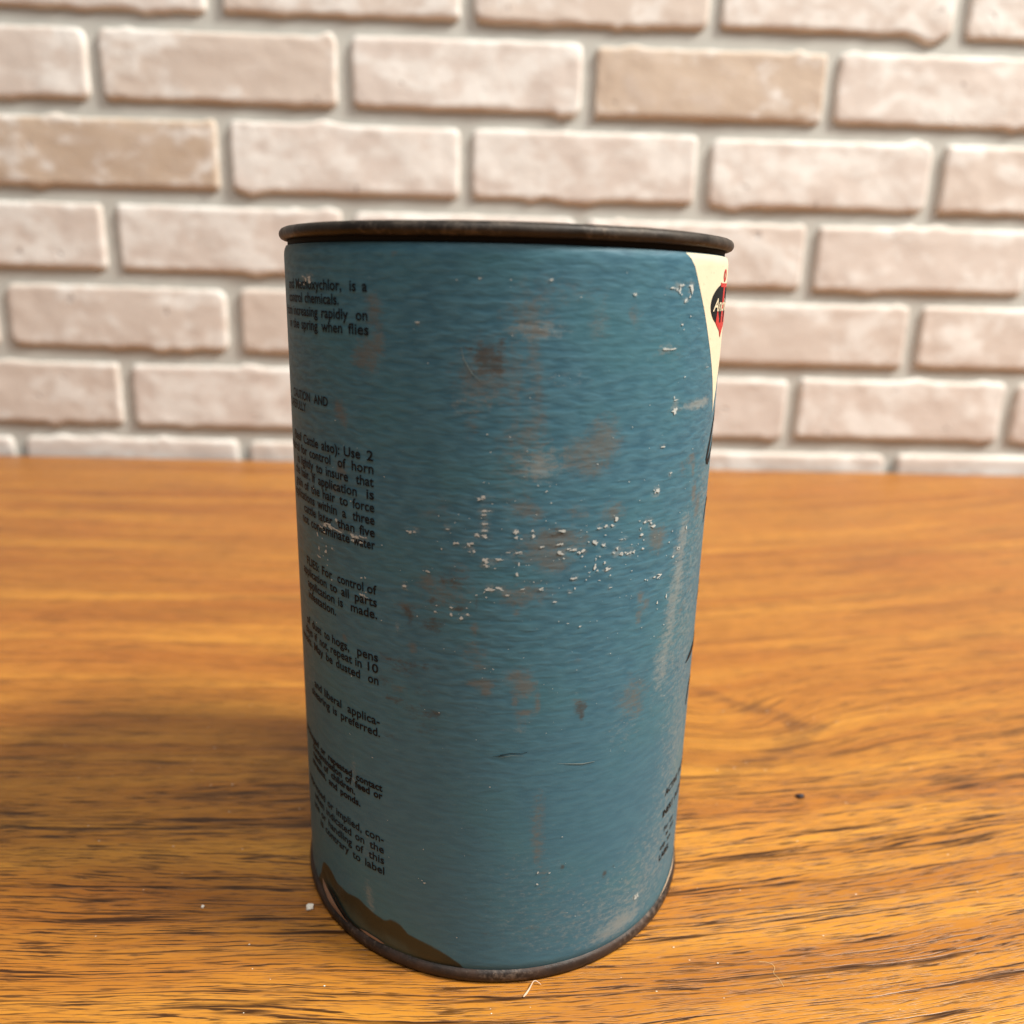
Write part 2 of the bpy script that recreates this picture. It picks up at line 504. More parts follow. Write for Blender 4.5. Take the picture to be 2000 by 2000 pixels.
# wear of the label: (degrees round the can, height, half-width in degrees, half-height[, strength, kind])
FLECKS= [(-19.91,2.1045,1.147,0.0069), (-11.5,2.1276,0.624,0.0031), (-3.52,2.2569,1.261,0.0063), (-3.3,2.2093,0.9,0.0038), (-3.7,2.1915,0.54,0.0031),
(-3.43,2.1572,0.72,0.0038), (-3.5,2.1301,0.792,0.0044), (-3.9,2.1044,1.045,0.0075), (3.19,2.1272,0.612,0.0088), (3.47,2.1044,0.36,0.0056), (4.63,2.1,0.27,0.0031),
(-9.69,2.0734,0.511,0.005), (-10.23,2.0707,0.219,0.0038), (-6.85,2.0717,0.724,0.0069), (-6.3,2.0454,0.759,0.005), (-13.05,2.0452,0.148,0.0044),
(-3.11,2.0109,0.612,0.0094), (-3.09,1.9883,0.684,0.005), (-0.14,2.0159,0.791,0.0056), (-0.97,1.9799,0.36,0.0031), (1.81,2.0454,0.539,0.0031), (3.95,2.0437,0.721,0.0038),
(4.2,1.9973,0.144,0.0082), (3.91,1.9551,0.396,0.0082), (-16.68,1.9488,0.638,0.0038), (-22.04,1.872,0.427,0.005), (7.02,2.1314,0.362,0.0044), (7.24,2.1091,0.399,0.0075),
(13.58,2.1277,0.629,0.0063), (9.1,2.0668,0.51,0.005), (13.24,2.0735,0.591,0.005), (12.95,2.0396,0.922,0.0069), (16.08,2.0505,0.823,0.005), (18.29,2.0397,0.644,0.0063),
(18.66,2.0183,0.266,0.0031), (20.04,2.0762,0.191,0.0025), (21.64,2.0723,0.657,0.0094), (23.94,2.055,0.59,0.0082), (22.45,2.1282,0.428,0.0044),
(24.18,2.1343,0.473,0.0056), (25.85,2.1338,0.519,0.0044), (26.82,2.1573,0.403,0.0088), (26.61,2.0197,0.603,0.005), (27.64,2.0353,0.446,0.0082),
(28.86,2.0096,0.739,0.005), (30.71,2.0062,0.794,0.0056), (32.12,2.0085,0.594,0.005), (22.09,1.9992,0.194,0.0088), (21.98,1.9716,0.388,0.0113),
(22.66,1.9529,0.312,0.0044), (24.42,1.9812,0.316,0.0063), (25.38,1.9523,0.756,0.0069), (23.07,2.0106,0.273,0.0031), (35.47,2.1257,0.486,0.0056),
(36.76,2.1276,0.583,0.0038), (38.27,2.0997,0.687,0.0056), (34.09,2.1013,0.304,0.0063), (34.49,2.0734,0.523,0.005), (37.36,2.1158,0.407,0.0044),
(35.32,2.0135,0.397,0.005), (44.95,2.0088,0.305,0.005), (49.32,1.9634,0.607,0.0063), (47.29,1.936,0.477,0.0056), (52.97,2.0454,0.298,0.0069), (41.17,1.8717,1.385,0.0069),
(16.99,1.9298,0.902,0.005), (19.95,1.9202,0.229,0.0031), (26.34,1.8722,0.401,0.0025), (26.13,1.925,0.2,0.0038), (16.01,1.8713,0.486,0.0025), (17.3,1.888,0.188,0.0044),
(12.7,1.8376,0.442,0.005), (9.82,1.8936,0.803,0.0044), (5.07,1.8959,0.505,0.0025), (-0.88,1.8963,1.582,0.0063), (-2.47,1.8967,0.468,0.0044), (1.81,1.8708,0.539,0.0044),
(-0.99,1.8387,0.252,0.0019), (-5.11,1.8667,0.289,0.0031), (-3.34,1.8802,0.18,0.0044), (-14.49,1.7822,0.557,0.0038), (-10.69,1.8078,0.402,0.0044),
(-10.68,1.7776,0.329,0.0069), (-8.47,1.7643,0.472,0.0069), (-7.03,1.7832,0.543,0.0044), (-7.22,1.8097,0.254,0.0031), (38.46,2.2463,0.78,0.0069),
(33.11,2.2212,0.193,0.0028), (45.5,1.7633,0.256,0.0107), (41.99,1.7502,0.29,0.0063), (42.2,1.7203,0.194,0.0025), (45.48,1.6306,0.231,0.0028), (18.97,1.722,0.38,0.0031),
(45.95,2.0542,0.258,0.005), (31.72,2.0405,0.296,0.0019), (33.68,2.0372,0.259,0.0025), (19.57,1.976,0.191,0.0025), (32.28,1.9271,0.255,0.0025), (13.5,1.8934,0.148,0.0019),
(14.3,2.0161,0.223,0.0031), (10.85,2.2418,0.183,0.0025), (-13.68,2.1768,0.148,0.0038), (9.7,2.2857,0.255,0.0038), (7.59,1.9247,0.145,0.0025), (29.04,2.0705,0.822,0.0016),
(36.89,1.8738,0.225,0.0031), (-18.88,1.7522,0.19,0.0031), (-46.49,2.048,1.512,0.0099), (-49.6,2.0245,0.876,0.0041), (-43.16,2.0377,1.687,0.0043),
(-41.32,2.0339,0.756,0.0026), (-37.05,2.0397,0.83,0.0066), (-35.48,2.0351,1.046,0.005), (-33.46,2.0387,0.908,0.004), (-36.58,2.0143,0.589,0.0043),
(-34.13,2.0146,0.457,0.005), (-47.24,1.9466,0.362,0.0043), (-50.9,1.9227,0.45,0.0083), (-47.52,1.9241,0.505,0.0083), (-44.61,1.9477,0.425,0.005),
(-51.31,1.8829,0.833,0.0046), (-48.78,1.8969,0.172,0.002), (-46.74,1.8886,0.249,0.004), (-47.03,1.8622,0.222,0.0043), (-27.78,2.0253,0.257,0.0023),
(-42.56,2.0788,0.463,0.0066), (-51.47,1.9809,0.365,0.0099), (-49.03,1.9741,0.231,0.0033), (-52.11,2.0279,0.308,0.0017), (-47.93,2.0071,0.565,0.005),
(-34.19,1.8648,0.343,0.0036), (-33.06,1.8686,0.271,0.004), (-22.01,1.8703,0.449,0.0053), (-45.32,1.8057,0.323,0.004), (-32.92,1.8062,0.383,0.003),
(-33.96,1.7887,0.685,0.005), (-32.71,1.7851,0.562,0.002), (-38.6,1.3975,0.266,0.0036), (-49.03,1.8955,0.087,0.001), (-50.99,3.0297,1.203,0.0099),
(-53.9,3.0413,0.964,0.0033), (-50.14,3.0419,0.591,0.0033), (-53.18,3.0126,0.411,0.005), (-55.49,3.0166,0.334,0.0033), (38.67,3.0353,0.97,0.0029),
(41.87,3.0466,0.932,0.0044), (40.8,3.0272,0.583,0.0099), (41.95,3.0119,0.221,0.0044), (43.51,2.9905,0.522,0.0066), (45.79,3.0304,0.543,0.0165),
(45.26,3.0045,0.359,0.0055), (45.33,3.0451,0.808,0.0029), (44.09,2.9945,0.176,0.0055), (44.36,2.9866,0.265,0.0022), (43.04,2.899,0.432,0.0033),
(46.14,2.9315,0.273,0.0026), (43.8,2.8807,0.175,0.0033), (42.96,2.5669,1.164,0.0132), (42.95,2.6081,0.776,0.0033), (42.26,2.6185,0.205,0.0083),
(45.66,2.6962,0.325,0.0033), (38.82,2.246,0.729,0.0083), (38.13,2.8093,0.963,0.0033), (52.58,2.3888,0.249,0.0026), (57.07,2.7233,0.696,0.001), (43.22,2.3098,0.52,0.0033),
(39.46,2.4257,0.735,0.0033), (-18.0,0.503,0.328,0.0042), (-17.31,0.4931,0.352,0.005), (-17.6,0.6653,0.151,0.0025), (-6.54,0.451,0.097,0.0017), (-8.75,0.2353,0.17,0.0021),
(-18.96,0.5088,0.127,0.0021), (11.17,0.5206,0.322,0.0055), (14.16,0.5691,0.293,0.0039), (42.44,0.2485,1.069,0.0094), (19.56,0.3385,0.167,0.0028),
(11.22,0.5788,0.225,0.0055), (33.37,0.4936,0.189,0.0022), (-18.27,2.8922,0.558,0.0033), (9.02,3.0516,0.498,0.0033), (-5.23,3.0506,0.456,0.0026),
(0.99,3.048,0.303,0.0026), (-9.92,3.0432,0.192,0.0046), (39.1,2.8104,1.464,0.0046), (27.98,3.0098,0.514,0.0046)]
STAINS= [(4.95,2.936,5.23,0.0583,0.6,0), (-28.94,2.93,2.38,0.0583,0.7,0), (-29.28,2.975,1.86,0.0292,0.35,0), (-30.29,2.771,3.49,0.075,0.8,0),
(-27.76,2.821,1.31,0.0458,0.7,0), (-33.51,2.749,1.94,0.0333,0.8,0), (-3.16,2.748,7.19,0.1083,0.62,0), (-4.24,2.775,1.86,0.0458,0.9,1), (-1.59,2.762,2.08,0.0458,0.8,1),
(-6.39,2.81,4.66,0.0167,0.5,1), (-0.64,2.84,0.93,0.0125,1.0,1), (-4.68,2.674,5.23,0.0625,0.5,0), (-6.78,2.608,6.99,0.0625,0.35,2), (6.64,2.878,5.83,0.0375,0.75,2),
(6.23,2.869,2.79,0.0125,0.9,0), (6.26,2.797,1.4,0.0833,0.5,0), (6.83,2.669,1.87,0.0833,0.4,0), (7.82,2.557,1.87,0.0708,0.5,0), (5.2,2.5,3.49,0.0417,0.45,0),
(-40.25,2.541,2.12,0.0375,0.85,0), (-38.6,2.5,1.18,0.0292,0.85,0), (-44.38,2.574,0.97,0.0125,0.4,0), (-6.73,2.532,1.63,0.0625,0.4,0), (8.69,2.403,7.03,0.0708,0.5,2),
(7.63,2.374,3.5,0.0458,0.6,2), (3.12,2.442,4.64,0.125,0.4,0), (23.14,2.493,3.27,0.0833,0.7,0), (17.84,2.419,6.08,0.0625,0.75,0), (21.39,2.455,6.22,0.0417,0.5,0),
(19.86,2.358,3.69,0.0333,0.6,0), (26.32,2.186,2.84,0.0417,0.85,0), (17.3,2.199,3.64,0.0333,0.5,0), (5.14,2.216,3.02,0.0375,0.75,0), (7.99,2.195,1.64,0.0208,0.7,0),
(12.21,2.101,5.92,0.0375,0.95,0), (12.77,2.111,3.56,0.0292,0.5,1), (9.44,2.041,6.45,0.0542,0.8,0), (12.48,1.987,3.08,0.0333,0.8,0), (6.31,1.874,5.82,0.0458,0.7,0),
(2.9,1.853,2.32,0.0292,0.5,0), (3.9,1.8,0.93,0.0208,0.6,0), (18.91,2.073,1.22,0.0417,0.6,0), (35.7,1.802,1.14,0.0292,0.9,0), (38.03,1.759,1.18,0.0417,0.7,0),
(35.68,1.711,1.0,0.0375,0.8,0), (40.56,2.032,2.74,0.0542,0.85,0), (39.09,2.059,4.47,0.0375,0.5,0), (54.49,1.654,1.59,0.0167,0.6,0), (-12.12,1.861,6.51,0.0833,0.55,0),
(-15.38,1.822,1.2,0.0208,0.8,1), (-8.8,1.806,1.41,0.0167,0.9,1), (-15.14,1.724,3.12,0.0375,0.7,1), (-10.96,1.926,4.72,0.0417,0.5,1), (-5.36,1.724,0.93,0.025,0.8,0),
(-16.36,1.905,2.41,0.025,0.7,0), (-5.09,1.828,0.7,0.0417,0.6,1), (-22.15,1.786,2.5,0.0167,0.8,0), (-21.23,1.769,1.99,0.0333,0.7,1), (-20.86,1.731,0.62,0.0333,0.7,1),
(-24.26,1.686,0.76,0.0375,0.5,2), (-20.27,1.61,1.23,0.0292,0.8,0), (-26.52,1.541,4.66,0.0167,0.5,1), (-22.34,1.5,5.01,0.0292,0.5,1), (-28.12,1.429,2.62,0.0208,0.6,1),
(-17.05,1.54,6.05,0.0208,0.4,1), (-5.52,1.631,3.95,0.0417,0.5,0), (-4.3,1.565,2.55,0.0208,0.7,0), (-3.05,1.488,2.78,0.0208,0.95,0), (-2.43,1.459,1.39,0.0292,1.0,0),
(-6.61,1.484,1.63,0.0083,0.8,0), (4.56,1.524,3.02,0.0375,0.8,0), (6.41,1.477,2.8,0.0333,0.95,0), (7.08,1.44,1.87,0.0167,0.7,0), (4.26,1.41,0.7,0.0292,0.9,0),
(9.58,1.394,0.7,0.0375,0.9,0), (6.62,1.357,2.33,0.0146,1.0,0), (6.09,1.316,2.33,0.0292,0.4,0), (4.94,1.281,4.18,0.0167,0.35,2), (20.33,1.359,1.73,0.0333,0.9,1),
(20.6,1.316,0.62,0.025,0.9,1), (19.72,1.385,1.97,0.0208,0.6,0), (18.9,1.572,0.98,0.0167,0.6,0), (-18.41,1.328,4.88,0.0417,0.45,1), (-14.53,1.328,1.43,0.0125,0.7,1),
(-25.25,1.359,3.33,0.0167,0.6,1), (-17.12,1.249,3.63,0.0292,0.4,1), (-18.38,1.421,3.66,0.0208,0.4,1), (-23.79,1.413,2.53,0.0208,0.5,0), (-26.91,1.171,3.89,0.0208,0.4,1),
(10.62,0.873,1.88,0.125,0.55,0), (10.98,0.693,1.65,0.1042,0.6,0), (12.89,0.53,1.42,0.0833,0.4,0), (17.64,0.583,0.61,0.0125,1.0,1), (30.22,0.478,0.94,0.0187,1.0,1),
(33.01,0.499,0.69,0.0083,0.7,1), (36.97,0.159,5.22,0.05,0.8,2), (31.62,0.134,5.44,0.0292,0.6,2), (41.07,0.148,4.61,0.0208,0.6,2), (36.33,1.364,5.75,0.1042,0.45,0),
(34.8,1.323,3.67,0.0625,0.5,0), (37.81,1.257,2.05,0.0167,0.6,0), (32.95,1.185,8.28,0.125,0.25,2), (45.85,1.433,3.32,0.125,0.6,2), (48.78,1.661,2.46,0.1667,0.6,2),
(51.03,1.841,2.21,0.125,0.7,2), (51.92,2.024,2.63,0.0833,0.7,2), (56.11,2.192,1.66,0.05,0.9,0), (59.81,2.12,2.3,0.0542,0.9,0), (52.63,2.348,1.91,0.025,0.9,0),
(54.41,2.299,0.99,0.0375,0.8,0), (48.51,2.315,1.75,0.0333,0.5,0), (52.88,2.574,6.52,0.0187,1.0,2), (56.61,2.578,4.21,0.0167,0.9,2), (39.95,2.792,9.06,0.0625,0.25,0),
(28.49,2.927,2.11,0.05,0.5,0), (19.84,2.899,2.71,0.0625,0.5,0), (13.55,2.707,8.33,0.0625,0.25,2), (-39.3,0.889,1.5,0.125,0.45,2), (-34.71,0.329,1.69,0.0625,0.6,2),
(-33.93,0.251,1.39,0.0417,0.6,2), (-34.32,0.554,2.8,0.0833,0.35,2), (10.47,0.279,3.06,0.0104,0.6,1), (0.03,0.264,4.63,0.0208,0.3,1), (-23.63,3.119,5.05,0.0125,0.0,2),
(-23.86,3.128,1.01,0.0104,0.6,0), (-40.41,2.298,2.13,0.0458,0.75,0), (-42.58,2.212,3.14,0.0333,0.55,0), (-40.96,1.557,1.07,0.0187,0.9,0),
(-27.99,1.535,1.57,0.0083,0.9,0), (20.5,2.534,1.48,0.0208,0.5,0), (7.38,3.028,7.0,0.0625,0.3,0), (17.15,3.014,6.06,0.0417,0.25,0), (-12.19,2.214,3.55,0.0833,0.3,0),
(-16.31,2.177,2.41,0.0292,0.4,0), (-8.64,1.972,2.34,0.0417,0.3,0), (-75.19,2.688,1.54,0.0625,0.4,1), (-64.82,2.916,1.63,0.125,0.4,0), (-63.93,1.881,2.11,0.125,0.4,0),
(-57.51,1.819,3.02,0.1667,0.35,0), (2.21,2.325,6.95,0.125,0.2,0), (2.77,2.668,1.16,0.125,0.4,0)]
# --- label: the blue paper wrapped on the wall of the can
us = []
u = -180.0
while u < 180.0 - 1e-6:
    us.append(u)
    u += 0.5 if -96 <= u < 96 else 3.0
NZ = 250
zs = [Z_BOT + (Z_TOP - Z_BOT) * j / NZ for j in range(NZ + 1)]
verts, uz, faces = [], [], []
for z in zs:
    for a in us + [180.0]:
        verts.append(wrap(a, z))
        uz.append((a, z))
W1 = len(us) + 1
for j in range(NZ):
    for i in range(W1 - 1):
        k = j * W1 + i
        faces.append((k, k + 1, k + 1 + W1, k + W1))
me = bpy.data.meshes.new('label')
me.from_pydata(verts, [], faces)
put_uv(me, uz)
# grey dust on the right side; pale sheen painted in at foot and left
DUST_AND_SHEEN = [(58, 1.55, 12, .55, .42, 2), (62, 0.85, 12, .45, .42, 2), (50, 0.40, 16, .30, .34, 2), (30, 0.25, 26, .16, .30, 2), (66, 2.2, 8, .35, .36, 2), (8, 0.55, 22, .35, .20, 2), (-62, 1.2, 8, 1.2, .22, 2)]
stain = [[0.0, 0.0, 0.0] for _ in verts]
for (su, sz, ru, rz, st, ch) in STAINS + [(a, z, max(0.9, 2.2 * p_), max(0.02, 2.2 * q_), 0.42, 2) for (a, z, p_, q_) in FLECKS if p_ > 0.4] + DUST_AND_SHEEN:
    j0 = max(0, int((sz - 2.2 * rz - Z_BOT) / (Z_TOP - Z_BOT) * NZ))
    j1 = min(NZ, int((sz + 2.2 * rz - Z_BOT) / (Z_TOP - Z_BOT) * NZ) + 1)
    i0 = 0
    cols = [i for i, a in enumerate(us) if abs(a - su) < 2.2 * ru]
    for j in range(j0, j1 + 1):
        for i in cols:
            q = ((us[i] - su) / ru) ** 2 + ((zs[j] - sz) / rz) ** 2
            w = st * math.exp(-0.9 * q)
            s = stain[j * W1 + i]
            s[ch] = 1 - (1 - s[ch]) * (1 - min(0.999, w))
ca = me.color_attributes.new('stain', 'FLOAT_COLOR', 'POINT')
flat = []
for s in stain:
    flat += [s[0], s[1], s[2], 1.0]
ca.data.foreach_set('color', flat)
label = link_mesh('label', me, 'label', can)
label['label'] = 'scuffed blue paper label with black print'

# --- rims and lid (turned profiles)
def lathe(name, prof, mat, parent, n=180, wob=0.0, seed=0.0):
    verts, faces = [], []
    for k in range(n):
        a = 2 * math.pi * k / n
        for (r, z) in prof:
            d = wob * noise.noise((math.cos(a) * 3 + seed, math.sin(a) * 3, z * 2)) + 0.4 * wob * noise.noise((math.cos(a) * 14, math.sin(a) * 14 + seed, z * 9))
            rr = (r + d) * R
            verts.append((rr * math.sin(a), -rr * math.cos(a), (z + 0.5 * d) * R if z > 0.01 else z * R))
    P = len(prof)
    for k in range(n):
        for j in range(P - 1):
            a, b = k * P + j, ((k + 1) % n) * P + j
            faces.append((a, b, b + 1, a + 1))
    me = bpy.data.meshes.new(name)
    me.from_pydata(verts, [], faces)
    return link_mesh(name, me, mat, parent)

lathe('rim_groove', [(0.955, 3.140), (0.978, 3.150), (0.982, 3.175), (0.982, 3.196), (0.970, 3.208)], 'gap', can, 160)  # near-black colour paints in the shade below the bead
lathe('top_rim', [(0.960, 3.206), (0.984, 3.192), (1.000, 3.192), (1.010, 3.197), (1.016, 3.207), (1.0175, 3.216), (1.015, 3.226),
                  (1.008, 3.235), (0.998, 3.240), (0.986, 3.242), (0.974, 3.239), (0.966, 3.232), (0.962, 3.222), (0.960, 3.206)], 'rim', can, 220, 0.0016, 2.0)
lathe('lid', [(0.963, 3.200), (0.955, 3.194), (0.930, 3.192), (0.915, 3.200), (0.900, 3.204), (0.60, 3.205), (0.30, 3.206), (0.0005, 3.206)], 'lid', can, 120, 0.001, 5.0)
lathe('bottom_rim', [(0.975, 0.088), (0.986, 0.080), (0.988, 0.070), (0.994, 0.065), (1.005, 0.060), (1.012, 0.049), (1.014, 0.034), (1.0115, 0.018), (1.004, 0.006), (0.992, 0.000), (0.965, 0.000), (0.955, 0.012), (0.94, 0.030), (0.5, 0.030), (0.0005, 0.030)], 'rust', can, 220, 0.0024, 9.0)

# --- flat print and paper pieces laid on the label
def sheet(name, polys, mat, parent, off, maxdeg=3.0, uv=False):
    """polys: closed outlines in (degrees, radii); laid on the can as thin paper or ink"""
    verts, faces = [], []
    for poly in polys:
        tris = tessellate_polygon([[Vector((math.radians(a), z, 0)) for a, z in poly]])
        b = len(verts)
        verts += [Vector((a, z, 0)) for a, z in poly]
        faces += [tuple(b + i for i in t) for t in tris]
    me = bpy.data.meshes.new(name)
    me.from_pydata(verts, [], faces)
    bm = bmesh.new()
    bm.from_mesh(me)
    for _ in range(6):
        long = [e for e in bm.edges if abs(e.verts[0].co.x - e.verts[1].co.x) > maxdeg or abs(e.verts[0].co.y - e.verts[1].co.y) > 0.25]
        if not long:
            break
        bmesh.ops.subdivide_edges(bm, edges=long, cuts=1)
        bmesh.ops.triangulate(bm, faces=[f for f in bm.faces if len(f.verts) > 3])
    uz = [(v.co.x, v.co.y) for v in bm.verts]
    for v in bm.verts:
        v.co = wrap(v.co.x, v.co.y, off)
    bm.normal_update()
    for f in bm.faces:
        c = f.calc_center_median()
        if f.normal.x * c.x + f.normal.y * c.y < 0:
            f.normal_flip()
    bm.to_mesh(me)
    bm.free()
    if uv:
        put_uv(me, uz)
    return link_mesh(name, me, mat, parent)

def ribbon(pts):
    """pts: (degrees, radii, half-width in radii) -> outline of a tapering stroke"""
    l, r = [], []
    for i, (a, z, w) in enumerate(pts):
        p, q = pts[max(0, i - 1)], pts[min(len(pts) - 1, i + 1)]
        dx, dz = math.radians(q[0] - p[0]), q[1] - p[1]
        k = math.hypot(dx, dz) or 1.0
        l.append((a - math.degrees(dz / k * w), z + dx / k * w))
        r.append((a + math.degrees(dz / k * w), z - dx / k * w))
    return l + r[::-1]

MM = 0.001
AX = 67.2                                             # axis of the emblem and of the cream panel
bnd = [(3.166, 43.0), (3.145, 44.8), (3.118, 46.4), (3.033, 49.5), (2.944, 52.9), (2.841, 56.6), (2.777, 59.1), (2.665, 63.2), (2.545, 66.6), (2.520, 67.0), (2.510, 67.2)]
pan = [(a, z) for z, a in bnd] + [(2 * AX - a, z) for z, a in bnd[-2::-1]]
sheet('cream_panel', [pan], 'cream', label, 0.05 * MM, 2.0, uv=True)['label'] = 'cream pointed panel printed on the blue label'
oval = [(AX + 11.2 * math.cos(t), 2.972 + 0.088 * math.sin(t)) for t in [2 * math.pi * k / 64 for k in range(64)]]
sheet('emblem_oval', [oval], 'ink', label, 0.10 * MM, 2.0)
ringp = [(AX + 1.9 * math.cos(t), 3.092 + 0.026 * math.sin(t)) for t in [2 * math.pi * k / 28 for k in range(29)]] + \
        [(AX + 0.8 * math.cos(t), 3.092 + 0.013 * math.sin(t)) for t in [-2 * math.pi * k / 28 for k in range(29)]]
def shield(pts):
    return [(AX + a, z) for a, z in pts]
anchor = [ringp,
          shield([(-4.4, 3.064), (-3.2, 3.060), (3.2, 3.060), (4.4, 3.064), (4.4, 3.044), (-4.4, 3.044)]),
          shield([(-1.2, 3.045), (1.2, 3.045), (1.3, 2.90), (-1.3, 2.90)]),
          shield([(-5.6, 2.957), (-4.0, 2.925), (-3.4, 2.915), (-3.0, 2.898), (-1.3, 2.900), (1.3, 2.900), (3.0, 2.898), (3.4, 2.915), (4.0, 2.925), (5.6, 2.957),
                  (6.4, 2.900), (4.4, 2.882), (2.0, 2.866), (0.0, 2.835), (-2.0, 2.866), (-4.4, 2.882), (-6.4, 2.900)])]
sheet('emblem_anchor', anchor, 'red', label, 0.15 * MM, 2.0)

# lettering --------------------------------------------------------------
def glyph_meshes(strings, bold=0.0, shear=0.0):
    """flat outlines of each string set in the built-in face; returns (vertices, polygons, width)"""
    objs = []
    for s in strings:
        c = bpy.data.curves.new('type', 'FONT')
        c.body = s
        c.size = 1.0
        c.resolution_u = 3
        c.offset = bold
        c.shear = shear
        o = bpy.data.objects.new('type', c)
        COL.objects.link(o)
        objs.append(o)
    dg = bpy.context.evaluated_depsgraph_get()
    dg.update()
    res = []
    for o in objs:
        me = bpy.data.meshes.new_from_object(o.evaluated_get(dg))
        vs = [(v.co.x, v.co.y) for v in me.vertices]
        fs = [tuple(p.vertices) for p in me.polygons]
        x0 = min(v[0] for v in vs)
        vs = [(x - x0, y) for x, y in vs]
        res.append((vs, fs, max(v[0] for v in vs)))
        bpy.data.meshes.remove(me)
        c = o.data
        bpy.data.objects.remove(o)
        bpy.data.curves.remove(c)
    return res

(hm,) = glyph_meshes(['h'])
(horn,) = glyph_meshes(['horn'])
ASC = max(v[1] for v in hm[0])
CONDENSE = 0.1120 / (0.0385 / ASC * horn[2])          # width of the word 'horn' on the can

(xm,) = glyph_meshes(['x'])
XH = max(v[1] for v in xm[0])
def tall(y):
    """raise the x-height of the face to that of the printed gothic"""
    t = 0.68 * ASC
    if y <= 0:
        return y
    return y * t / XH if y < XH else t + (y - XH) * (ASC - t) / (ASC - XH)

def text_line(name, words, z, right=None, left=None, size=0.0385, bold=0.015, mat='ink', gap=1.55, squeeze=1.0, shear=0.0, off=0.11):
    """words: list of (text, start angle or None); set from the right margin, or from the left one"""
    gm = glyph_meshes([w for w, _ in words], bold, shear)
    k = size / ASC
    kx = math.degrees(k * CONDENSE) * squeeze
    starts = [None] * len(words)
    fit = [1.0] * len(words)
    if left is not None:
        a = left
        for i, g in enumerate(gm):
            starts[i] = a
            a += g[2] * kx + gap
    else:
        nxt = right + gap
        for i in range(len(words) - 1, -1, -1):
            s = words[i][1]
            nat = gm[i][2] * kx
            if s is None:
                s = nxt - gap - nat
            elif i == len(words) - 1:
                fit[i] = min(1.25, max(0.75, (right - s) / nat))
                s = right - nat * fit[i]
            else:
                fit[i] = min(1.0, (nxt - 1.15 - s) / nat)
            starts[i] = s
            nxt = s
    verts, faces = [], []
    for g, s, q in zip(gm, starts, fit):
        b = len(verts)
        verts += [wrap(s + x * kx * q, z + tall(y) * k, off * MM) for x, y in g[0]]
        faces += [tuple(b + i for i in f) for f in g[1]]
    me = bpy.data.meshes.new(name)
    me.from_pydata(verts, [], faces)
    return link_mesh(name, me, mat, label, smooth=False)

U = -29.9
LINES = [
    (2.9945, -30.55, [('and', None), ('Methoxychlor,', -58.6), ('is', -35.6), ('a', -32.0)]),
    (2.9420, -39.1, [('control', None), ('chemicals.', None)]),
    (2.8896, -30.65, [('from', None), ('increasing', None), ('rapidly', -45.7), ('on', -34.0)]),
    (2.8375, -30.4, [('in', None), ('the', None), ('spring', None), ('when', -45.9), ('flies', -36.4)]),
    (2.3601, U, [('(Beef', None), ('Cattle', None), ('also):', None), ('Use', -39.0), ('2', -31.8)]),
    (2.3090, U, [('material', None), ('for', None), ('control', -54.4), ('of', -41.4), ('horn', -36.5)]),
    (2.2570, U, [('in', None), ('lightly', None), ('to', None), ('insure', -46.3), ('that', -35.3)]),
    (2.2055, U, [('the', None), ('hair.', None), ('If', None), ('application', -50.1), ('is', -32.1)]),
    (2.1537, U, [('grain', None), ('of', None), ('the', None), ('hair', -48.1), ('to', -41.2), ('force', -36.6)]),
    (2.1020, U, [('applications', None), ('within', -51.0), ('a', -40.3), ('three', -36.7)]),
    (2.0503, U, [('cattle', None), ('later', -50.6), ('than', -42.2), ('five', -34.6)]),
    (1.9988, U, [('not', None), ('contaminate', -55.2), ('water', -36.7)]),
    (1.8070, -29.7, [('FLIES:', None), ('For', -50.0), ('control', -43.0), ('of', -32.6)]),
    (1.7538, -29.7, [('application', None), ('to', -46.4), ('all', -41.6), ('parts', -36.7)]),
    (1.7007, -29.7, [('application', None), ('is', -43.0), ('made.', -38.2)]),
    (1.6475, -44.1, [('infestation.', None)]),
    (1.5088, -29.7, [('of', None), ('dust', None), ('to', -50.2), ('hogs,', -46.3), ('pens', -36.4)]),
    (1.4561, -29.7, [('days', None), ('if', None), ('not,', -53.0), ('repeat', -47.2), ('in', -37.2), ('10', -33.0)]),
    (1.4030, -29.7, [('weeks.', None), ('May', None), ('be', -49.7), ('dusted', -44.9), ('on', -33.0)]),
    (1.2120, -29.6, [('and', None), ('liberal', -51.5), ('applica-', -40.7)]),
    (1.1575, -29.6, [('shearing', None), ('is', -47.2), ('preferred.', -43.6)]),
    (0.6290, -29.1, [('expressed', None), ('or', None), ('implied,', -47.4), ('con-', -35.3)]),
    (0.5735, -29.1, [('when', None), ('indicated', None), ('on', -39.2), ('the', -33.9)]),
    (0.5180, -29.1, [('use', None), ('or', None), ('handling', None), ('of', -39.1), ('this', -34.3)]),
    (0.4628, -29.1, [('is', None), ('contrary', None), ('to', -40.5), ('label', -35.6)]),
]
for z, r, w in LINES:
    text_line('text_line', w, z, right=r)
for z, r, w in [(2.545, -44.4, [('CAUTION', None), ('AND', None)]), (2.4975, -55.3, [('CAREFULLY', None)])]:
    text_line('text_line', w, z, right=r, size=0.0365, gap=2.0, squeeze=0.86, bold=0.014)
for z, r, w in [(0.8914, -29.2, [('prolonged', None), ('or', None), ('repeated', None), ('contact', -38.2)]),
                (0.8510, -29.2, [('contamination', None), ('of', -42.6), ('feed', -38.7), ('or', -32.1)]),
                (0.8085, -38.7, [('reach', None), ('of', None), ('children.', None)]),
                (0.7620, -36.8, [('streams,', None), ('and', None), ('ponds.', None)])]:
    text_line('text_line', w, z, right=r, size=0.0330, bold=0.030, squeeze=1.04)
